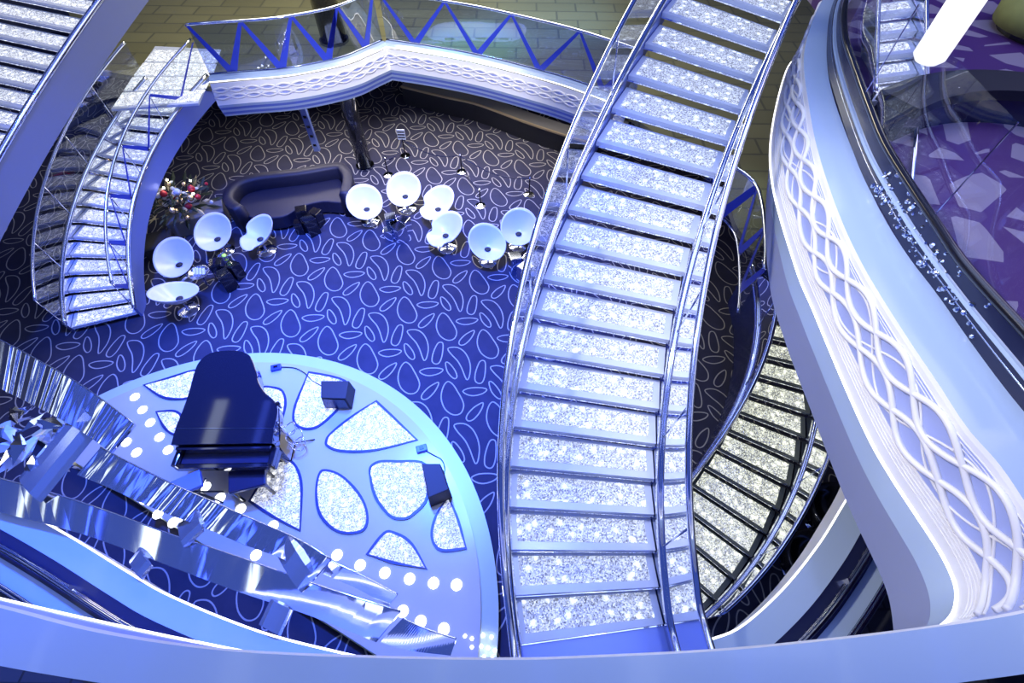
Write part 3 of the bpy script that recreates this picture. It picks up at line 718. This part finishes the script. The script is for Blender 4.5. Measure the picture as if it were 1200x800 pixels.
# ------------------------------------------------------------------ grand piano and stage things
zs = .2
def grand_piano():
    zt = zs + 1.0
    out_px = [(200,521),(206,500),(214,480),(221,460),(227,438),(233,424),(245,414),(262,410.5),(280,411),(292,416),(299,430),(303,447),(311,460),(322,470),(325,482),(321,500),(319,519)]
    P = [at(u, v, zt) for u, v in out_px]
    bodyP = cat_rom(P, 4)
    fl_, fr_ = P[0], P[-1]; c = (fl_ + fr_) / 2; fdir = (fr_ - fl_).normalized(); nd = Vector((fdir.y, -fdir.x, 0))
    e = empty('grand_piano', 'closed black glossy grand piano standing on the round stage', 'piano', (c.x, c.y, zs), world=True)
    bevel(mk('lid', *slab(bodyP, .03), 'piano', e), .008)
    ins = [p + (Vector((c.x, c.y + .9, p.z)) - p).normalized() * .03 - dz * .035 for p in bodyP]
    mk('case', *slab(ins, .30), 'piano', e)
    fold = [P[0] + (P[1] - P[0]) * .9, P[-1] + (P[-2] - P[-1]) * .9]
    mk('lid_hinge', *tube([fold[0] + dz * .004, fold[1] + dz * .004], .008, 6), 'chrome_dark', e)
    # keyboard end: key slip, fallboard, cheeks, keys
    wd = (fr_ - fl_).length; ctr = c + nd * .13
    rz = math.atan2(fdir.y, fdir.x)
    bevel(mk('key_bed', *box(ctr.x, ctr.y, zs + .66, wd, .30, .12, rz), 'piano', e), .01)
    fb = c + nd * .03
    mk('fallboard', *box(fb.x, fb.y, zs + .82, wd - .1, .05, .22, rz), 'piano', e)
    for s in (-1, 1):
        q = ctr + fdir * s * (wd / 2 - .04); bevel(mk('cheek', *box(q.x, q.y, zs + .77, .08, .30, .12, rz), 'piano', e), .015)
    kb = mk('keyboard', *box(ctr.x, ctr.y + .0, zs + .725, wd - .18, .16, .02, rz), 'navy', e)
    tail = P[7]
    for q in (c + fdir * (wd / 2 - .15) + nd * -.1, c - fdir * (wd / 2 - .15) + nd * -.1, Vector((tail.x, tail.y, 0)) + nd * .35):
        mk('leg', *lathe([(0, .62), (.075, .62), (.05, .1), (.06, .03), (.03, 0), (0, 0)], 12, (q.x, q.y, zs)), 'piano', e, True)
    ly = c - nd * .25
    mk('pedal_lyre', *box(ly.x, ly.y, zs + .33, .22, .06, .6, rz), 'piano', e)
    ms = c - nd * .12
    return e
grand_piano()
P = [at(u, v, zs + .5) for u, v in [(267,552),(310,544),(311,567),(267,578)]]
bn = empty('piano_bench', 'blue-black padded piano bench in front of the keyboard', 'bench', ((P[0] + P[2]) / 2).xy.to_3d() + Vector((0, 0, zs)), world=True)
bevel(mk('seat', *slab(P, .09), 'navy', bn), .02)
cb = sum(P, Vector()) / 4
for q in P:
    q = q.lerp(cb, .15); mk('leg', *box(q.x, q.y, zs + .205, .04, .04, .41), 'black', bn)
# folding keyboard stand with a small blue console
cst = at(218, 566, zs + .7)
ks = empty('keyboard_stand', 'small blue console on crossed black legs beside the piano', 'stand', (cst.x, cst.y, zs))
bevel(mk('console', *box(0, 0, .66, .42, .28, .08, .5), 'blue_steel', ks), .01)
for s in (-1, 1): mk('leg', *tube([(-.22 * s, -.1 * s, .02), (.22 * s, .1 * s, .62)], .016, 6), 'black', ks)
mk('foot_bar', *tube([(-.25, .1, .016), (.28, -.08, .016)], .016, 6), 'black', ks)
# monitor loudspeakers
def monitor(label, pts, h, face):
    P = [at(u, v, zs + h) for u, v in pts]; c = sum(P, Vector()) / 4
    e = empty('stage_monitor', label, 'loudspeaker', (c.x, c.y, zs), world=True, group='loudspeakers on the stage')
    lowr = [p + (p - c) * .12 for p in P]
    V = [p for p in P] + [Vector((p.x, p.y, zs + .02)) for p in lowr]
    bevel(mk('cabinet', V, [(0, 1, 2, 3), (7, 6, 5, 4)] + [(i, i + 4, (i + 1) % 4 + 4, (i + 1) % 4) for i in range(4)], 'matte_black', e), .012)
    a, b = V[face], V[(face + 1) % 4]; a2, b2 = V[face + 4], V[(face + 1) % 4 + 4]; m = (a + b + a2 + b2) / 4; n_ = (b - a).cross(a2 - a).normalized() * -.012
    if n_.dot(m - c) < 0: n_ = -n_
    mk('grille', [m + (q - m) * .86 + n_ for q in (a, b, b2, a2)], [(0, 1, 2, 3)], 'navy', e)
    for q in lowr: mk('rubber_foot', *box(c.x + (q.x - c.x) * .8, c.y + (q.y - c.y) * .8, zs + .01, .04, .04, .02), 'black', e)
monitor('black loudspeaker lying on the inlay at the top of the stage rim', [(376,466),(376,446),(409,446),(405,467)], .38, 3)
monitor('black loudspeaker at the right of the stage between two inlays', [(502,583),(494,543),(516,543),(526,573)], .40, 0)
def cable_box(label, u, v, cab, grp='floor boxes on the stage'):
    p = at(u, v, zs + .05); e = empty('floor_box', label, 'floor box', (p.x, p.y, zs), group=grp)
    bevel(mk('housing', *box(0, 0, .03, .19, .13, .06, .3), 'ribbon', e), .01); mk('socket', *box(0, 0, .065, .08, .05, .012, .3), 'black', e)
    C = [at(a, b, zs + .012) for a, b in cab]
    tag(mk('cable', *tube(cat_rom(C, 5), .011, 6), 'black', None, True), label.replace('blue floor box', 'thin cable running from blue floor box'), 'cable')
cable_box('blue floor box near the piano tail', 323, 430, [(329,430),(345,431),(357,437),(366,446),(377,452)])
cable_box('blue floor box near the right loudspeaker', 494, 525, [(499,528),(510,534),(517,538),(521,547),(520,558)])
# microphone stand
b0 = at(349, 522, zs)
mic = empty('microphone_stand', 'microphone on a tripod boom stand beside the piano', 'stand', (b0.x, b0.y, zs))
for k in range(3):
    a = k * 2.094 + .4; mk('leg', *tube([(0, 0, .12), (.30 * math.cos(a), .30 * math.sin(a), .012)], .011, 6), 'black', mic)
mk('pole', *tube([(0, 0, .1), (0, 0, .95)], .013, 8), 'chrome', mic); mk('boom', *tube([(.05, -.25, .80), (0.02, .18, 1.08)], .010, 6), 'black', mic)
mk('microphone', *lathe([(0, -.07), (.02, -.06), (.024, .03), (.035, .06), (.03, .1), (0, .115)], 12, (.02, .22, 1.08)), 'black', mic, True)
for k, (x, y, z, r) in enumerate([(.06, .02, .35, .14), (.0, .1, .5, .11), (.1, -.06, .22, .12)]):
    P = [(x + r * math.cos(t * PI / 8), y + r * math.sin(t * PI / 8), z + .05 * math.sin(t * PI / 4)) for t in range(17)]
    mk('coiled_cable', *tube(P, .009, 5), 'chrome', mic, True)

# ------------------------------------------------------------------ lounge: tulip chairs
def chair_mesh(notch):
    nT, nS = 40, 9; V = []; Fc = []
    def rim(th):
        r = .43; z = .62 + .20 * math.cos(th)          # th=0: back (+y)
        if notch:
            d = abs(abs((th + PI) % (2 * PI) - PI) - 2.15); k = math.exp(-(d / .22) ** 2); r -= .10 * k; z -= .05 * k
            if abs((th + PI) % (2 * PI) - PI) > 2.3: z -= .03; r += .02
        return r, z
    for sh in (0, 1):
        for i in range(nT):
            th = 2 * PI * i / nT; R_, Z_ = rim(th)
            for j in range(nS + 1):
                s = j / nS; rr = .04 + (R_ - .04) * s ** .85; zz = .36 + (Z_ - .36) * s ** 1.35
                if sh: rr += .018 * (s < 1); zz -= .03 * (1 - s * .7)
                V.append((rr * math.sin(th), rr * math.cos(th), zz))
    k = nS + 1
    for sh in (0, 1):
        o = sh * nT * k
        for i in range(nT):
            a, b = o + i * k, o + ((i + 1) % nT) * k
            for j in range(nS):
                f = (a + j, a + j + 1, b + j + 1, b + j); Fc.append(f if not sh else f[::-1])
    for i in range(nT):
        a, b = i * k + nS, ((i + 1) % nT) * k + nS; o = nT * k; Fc.append((a, o + a, o + b, b))
    Fc.append(tuple(nT * k + i * k for i in range(nT)))
    return V, Fc
def make_chair(notch):
    e = empty('tulip_chair', 'x', 'chair', (0, 0, 0), group='white tulip chairs in the lounge')
    mk('bowl', *chair_mesh(notch), 'chair', e, True)
    mk('seat_pad', *lathe([(0, .405), (.055, .40), (.075, .385), (.06, .36), (0, .36)], 16), 'matte_black', e, True)
    mk('stem', *lathe([(0, .34), (.06, .34), (.035, .25), (.03, .06), (.06, .03), (0, .03)], 14), 'chrome', e, True)
    mk('base', *lathe([(0, .035), (.06, .035), (.22, .018), (.24, 0), (0, 0)], 24), 'chrome', e, True)
    return e
chA = make_chair(False); chB = make_chair(True)
chairs = [  # u, v of the bowl centre, facing (0 = faces the camera), lip, label
 (203,301,.15,0,'white tulip chair nearest the blue stair side, facing the piano'),
 (249,271,.0,0,'white tulip chair directly below the potted plant box'),
 (300,271,-.9,1,'white tulip chair with folded lip below the left end of the sofa'),
 (203,341,2.75,0,'white tulip chair turned away, seen from behind near the stage rim'),
 (427,236,.35,0,'white tulip chair just right of the sofa end'),
 (473,221,.0,0,'white tulip chair farthest back beside the sign stand'),
 (512,236,-.8,1,'white tulip chair with folded lip, upper of the two close together'),
 (521,267,-.9,1,'white tulip chair with folded lip, lower of the two close together'),
 (571,283,.55,0,'white tulip chair left of the great staircase rail, standing alone'),
 (608,265,-.1,0,'white tulip chair partly hidden behind the great staircase rail')]
usedA = usedB = False
for u, v, rz, nt, lab in chairs:
    if nt: o = chB if not usedB else copy_tree(chB); usedB = True
    else: o = chA if not usedA else copy_tree(chA); usedA = True
    p = at(u, v, .62); o.location = (p.x, p.y, 0); o.rotation_euler = (0, 0, rz); o['label'] = lab
# tables of mirrored blocks
def block_table(label, u, v, blocks, m='chrome'):
    p = at(u, v, .4); e = empty('side_table', label, 'table', (p.x, p.y, 0), group='mirrored block tables')
    for x, y, s, h, a in blocks:
        bevel(mk('mirror_block', *box(x, y, h / 2, s, s, h, a), m, e), .008); mk('block_top', *box(x, y, h + .006, s * .9, s * .9, .012, a), 'glass_blue' if m != 'chrome' else 'chrome_dark', e)
    return p
BL = [(-.18, .12, .26, .52, .3), (.12, .16, .24, .42, -.4), (.05, -.16, .28, .46, .8), (-.24, -.14, .2, .34, .1)]
block_table('cluster of mirrored cube tables between the chairs right of the sofa', 466, 262, BL)
block_table('cluster of mirrored cubes half hidden by the great staircase rail', 613, 308, BL[:3])
block_table('dark cube table in front of the sofa', 361, 253, BL, 'black')
pt = block_table('dark cube table with glasses between the left chairs', 262, 316, BL[:3], 'black')
tray = at(232, 318, .5)
tr = empty('tray', 'fan of silver cards on the table between the left chairs', 'tray', (tray.x, tray.y, .0))
mk('post', *tube([(0, 0, 0), (0, 0, .44)], .02, 8), 'chrome', tr); mk('dish', *lathe([(0, .44), (.2, .45), (.22, .48), (.2, .455), (0, .445)], 20), 'chrome', tr, True)
for k in range(4): mk('card', *box(-.1 + k * .07, .02, .49, .05, .2, .008, .4), 'frost', tr)
cd = at(261, 297, .62); ca = empty('candle_glass', 'lime green candle on the table between the left chairs', 'candle', (cd.x, cd.y, .44))
mk('glass_cup', *lathe([(.05, 0), (.06, .12), (.052, .12), (.045, .01), (0, .01)], 16), 'glass', ca, True); mk('candle', *lathe([(0, 0), (.045, 0), (.045, .14), (0, .14)], 16), 'lime', ca, True)
# curved navy sofa
back_px = [(408,226),(412,208),(408,196),(395,190),(350,197),(300,203),(275,211),(262,224),(262,236),(275,246)]
sofa = empty('sofa', 'long curved navy sofa with wraparound back in the lounge', 'sofa', at(335, 222, 0).xy.to_3d(), world=True)
P = resample(px(back_px, .75, 6), 48); 
mk('backrest', *sweep(P, [(0, 0), (.20, 0), (.22, -.08), (.22, -.75), (0, -.75)] if False else [(-.0, 0), (-.02, -.06), (-.02, -.72), (.24, -.72), (.24, -.06), (.20, 0)])[:2], 'navy_sofa', sofa, True)
seat = [Vector((p.x, p.y, .42)) for p in cat_rom([at(u, v, .42) for u, v in [(402,236),(402,218),(392,208),(350,211),(305,219),(284,228),(281,241),(292,254),(330,254),(352,242),(378,236)]], 4, True)]
bevel(mk('seat', *slab(seat, .36), 'navy_sofa', sofa), .03)
# planter with dressed greenery
pl = at(215, 250, .45)
plant = empty('planter', 'planter box of dark foliage with gold baubles and warm lights beside the stair', 'planter', (pl.x, pl.y, 0))
bevel(mk('box', *box(.2, .12, .22, 1.3, .6, .44, .42), 'grey', plant), .02)
K = 1.45
for k in range(130):
    a = random.uniform(0, 6.28); r = random.uniform(0, .55); x, y = (r * math.cos(a) * 1.1 - .1) * K, (r * math.sin(a) * .8 + .12) * K; z = .45 + random.uniform(0, .6) * (1 - r * .8)
    d = Vector((math.cos(a), math.sin(a), random.uniform(-.2, .9))).normalized() * random.uniform(.2, .42); n_ = Vector((-math.sin(a), math.cos(a), .3)) * .05
    c = Vector((x, y, z)); mk('leaf', [c, c + d * .5 + n_, c + d, c + d * .5 - n_, c + d * .5 + Vector((0, 0, .03))], [(0, 1, 4), (1, 2, 4), (2, 3, 4), (3, 0, 4)], 'leaf' if k % 4 else 'leaf_gold', plant)
for k in range(46):
    a = random.uniform(0, 6.28); r = random.uniform(.05, .6); s = random.uniform(.04, .09)
    loc = ((r * math.cos(a) * 1.1 - .1) * K, (r * math.sin(a) * .75 + .1) * K, .6 + random.uniform(0, .5) * (1 - r * .6))
    o = mk('bauble', *lathe([(0, -s), (s * .7, -s * .7), (s, 0), (s * .7, s * .7), (0, s)], 10, loc), ('gold', 'frost', 'gold', 'red', 'white')[k % 5], plant, True)
for k, (x, y, z) in enumerate([(-.15, .35, 1.15), (.35, .4, 1.1), (.5, .05, 1.0), (-.8, -.45, .8), (-.1, .05, 1.15), (-.5, .1, 1.05)]):
    mk('light_bulb', *lathe([(0, -.03), (.028, 0), (0, .03)], 8, (x, y, z)), 'bulb', plant, True)
# black poufs
for u, v, lab in ((184, 282, 'black square pouf between the planter and the stair'),):
    p = at(u, v, .4); e = empty('pouf', lab, 'pouf', (p.x, p.y, 0), rz=.4, group='black poufs')
    bevel(mk('cushion', *box(0, 0, .25, .62, .62, .40), 'matte_black', e), .05, 3); mk('plinth', *box(0, 0, .03, .5, .5, .06), 'black', e)
# rope barrier
posts = [(455,205),(475,182),(541,201),(563,241),(620,228)]
tops = []
for k, (u, v) in enumerate(posts):
    p = at(u, v, 0); lab = ['behind the white chair right of the column', 'carrying a small striped sign', 'in the middle of the rope line', 'nearest the chairs', 'beside the great staircase rail'][k]
    e = empty('rope_post', 'low dark rope post ' + lab, 'post', (p.x, p.y, 0), group='rope barrier posts')
    mk('pole', *tube([(0, 0, .02), (0, 0, .5)], .018, 8), 'black', e); mk('knob', *lathe([(0, .49), (.03, .5), (.035, .53), (0, .56)], 10), 'chrome_dark', e)
    mk('foot', *lathe([(0, .03), (.05, .03), (.14, .01), (.15, 0), (0, 0)], 8), 'chrome', e)
    if k == 1:
        s = mk('sign_panel', *box(0, -.02, .66, .22, .02, .30), 'frost', e)
        for q in range(3): mk('sign_stripe', *box(0, -.034, .58 + q * .08, .2, .006, .035), 'black', s)
    tops.append(p + dz * .5)
for a, b in ((0, 1), (1, 2), (2, 4), (2, 3)):
    P = [tops[a].lerp(tops[b], t / 8) - dz * .22 * math.sin(PI * t / 8) for t in range(9)]
    tag(mk('barrier_rope', *tube(P, .016, 6), 'navy', None, True), 'dark rope sagging between the %s rope posts' % ['column side', 'sign and middle', 'middle and staircase', 'x'][(0, 1, 2, 3)[[(0, 1), (1, 2), (2, 4), (2, 3)].index((a, b))]] if (a, b) != (2, 3) else 'dark rope sagging from the middle post towards the chairs', 'rope', 'barrier ropes')
# dark lounge chairs beside the warm stair
for u, v, lab in ((952, 658, 'dark round armchair on the carpet beside the warm staircase'), (978, 600, 'dark round armchair tucked under the gallery beside the warm staircase')):
    p = at(u, v, .5); e = empty('armchair', lab, 'armchair', (p.x, p.y, 0), rz=.8, group='dark armchairs at right')
    mk('shell', *lathe([(.30, .30), (.40, .34), (.44, .66), (.40, .68), (.36, .42), (0, .40)], 24), 'black', e, True); mk('stem', *lathe([(0, .36), (.05, .36), (.04, .03), (.25, .015), (.26, 0), (0, 0)], 16), 'chrome_dark', e, True)

# ------------------------------------------------------------------ enclosing walls and unseen glowing bars, added for the steel to reflect
struct(mk('wall_back', *box(0, 20, 6.5, 40, .3, 13), 'grey')); struct(mk('wall_left', *box(-20, 8, 6.5, .3, 30, 13), 'grey')); struct(mk('wall_right', *box(16, 8, 6.5, .3, 30, 13), 'grey'))
for k in range(17):
    x = -20 + k * 1.9; m = 'strip_blue' if k % 2 else 'strip_white'; w_ = (.55, .3, .22, .4)[k % 4]
    e = empty('reflection_bar', 'slim %s reflection bar added above the atrium, %s from the left' % ('blue' if k % 2 else 'white', ['first', 'second', 'third', 'fourth', 'fifth', 'sixth', 'seventh', 'eighth', 'ninth', 'tenth', 'eleventh', 'twelfth', 'thirteenth', 'fourteenth', 'fifteenth', 'sixteenth', 'seventeenth'][k]), 'light', (x, 4, 13.4), rz=.15 - .02 * k, group='added reflection bars')
    mk('housing', *box(0, 0, .06, w_ + .1, 13, .1), 'grey', e); mk('diffuser', *box(0, 0, 0, w_, 12.8, .03), m, e)
for o in bpy.data.objects:
    if '_w' in o: del o['_w']
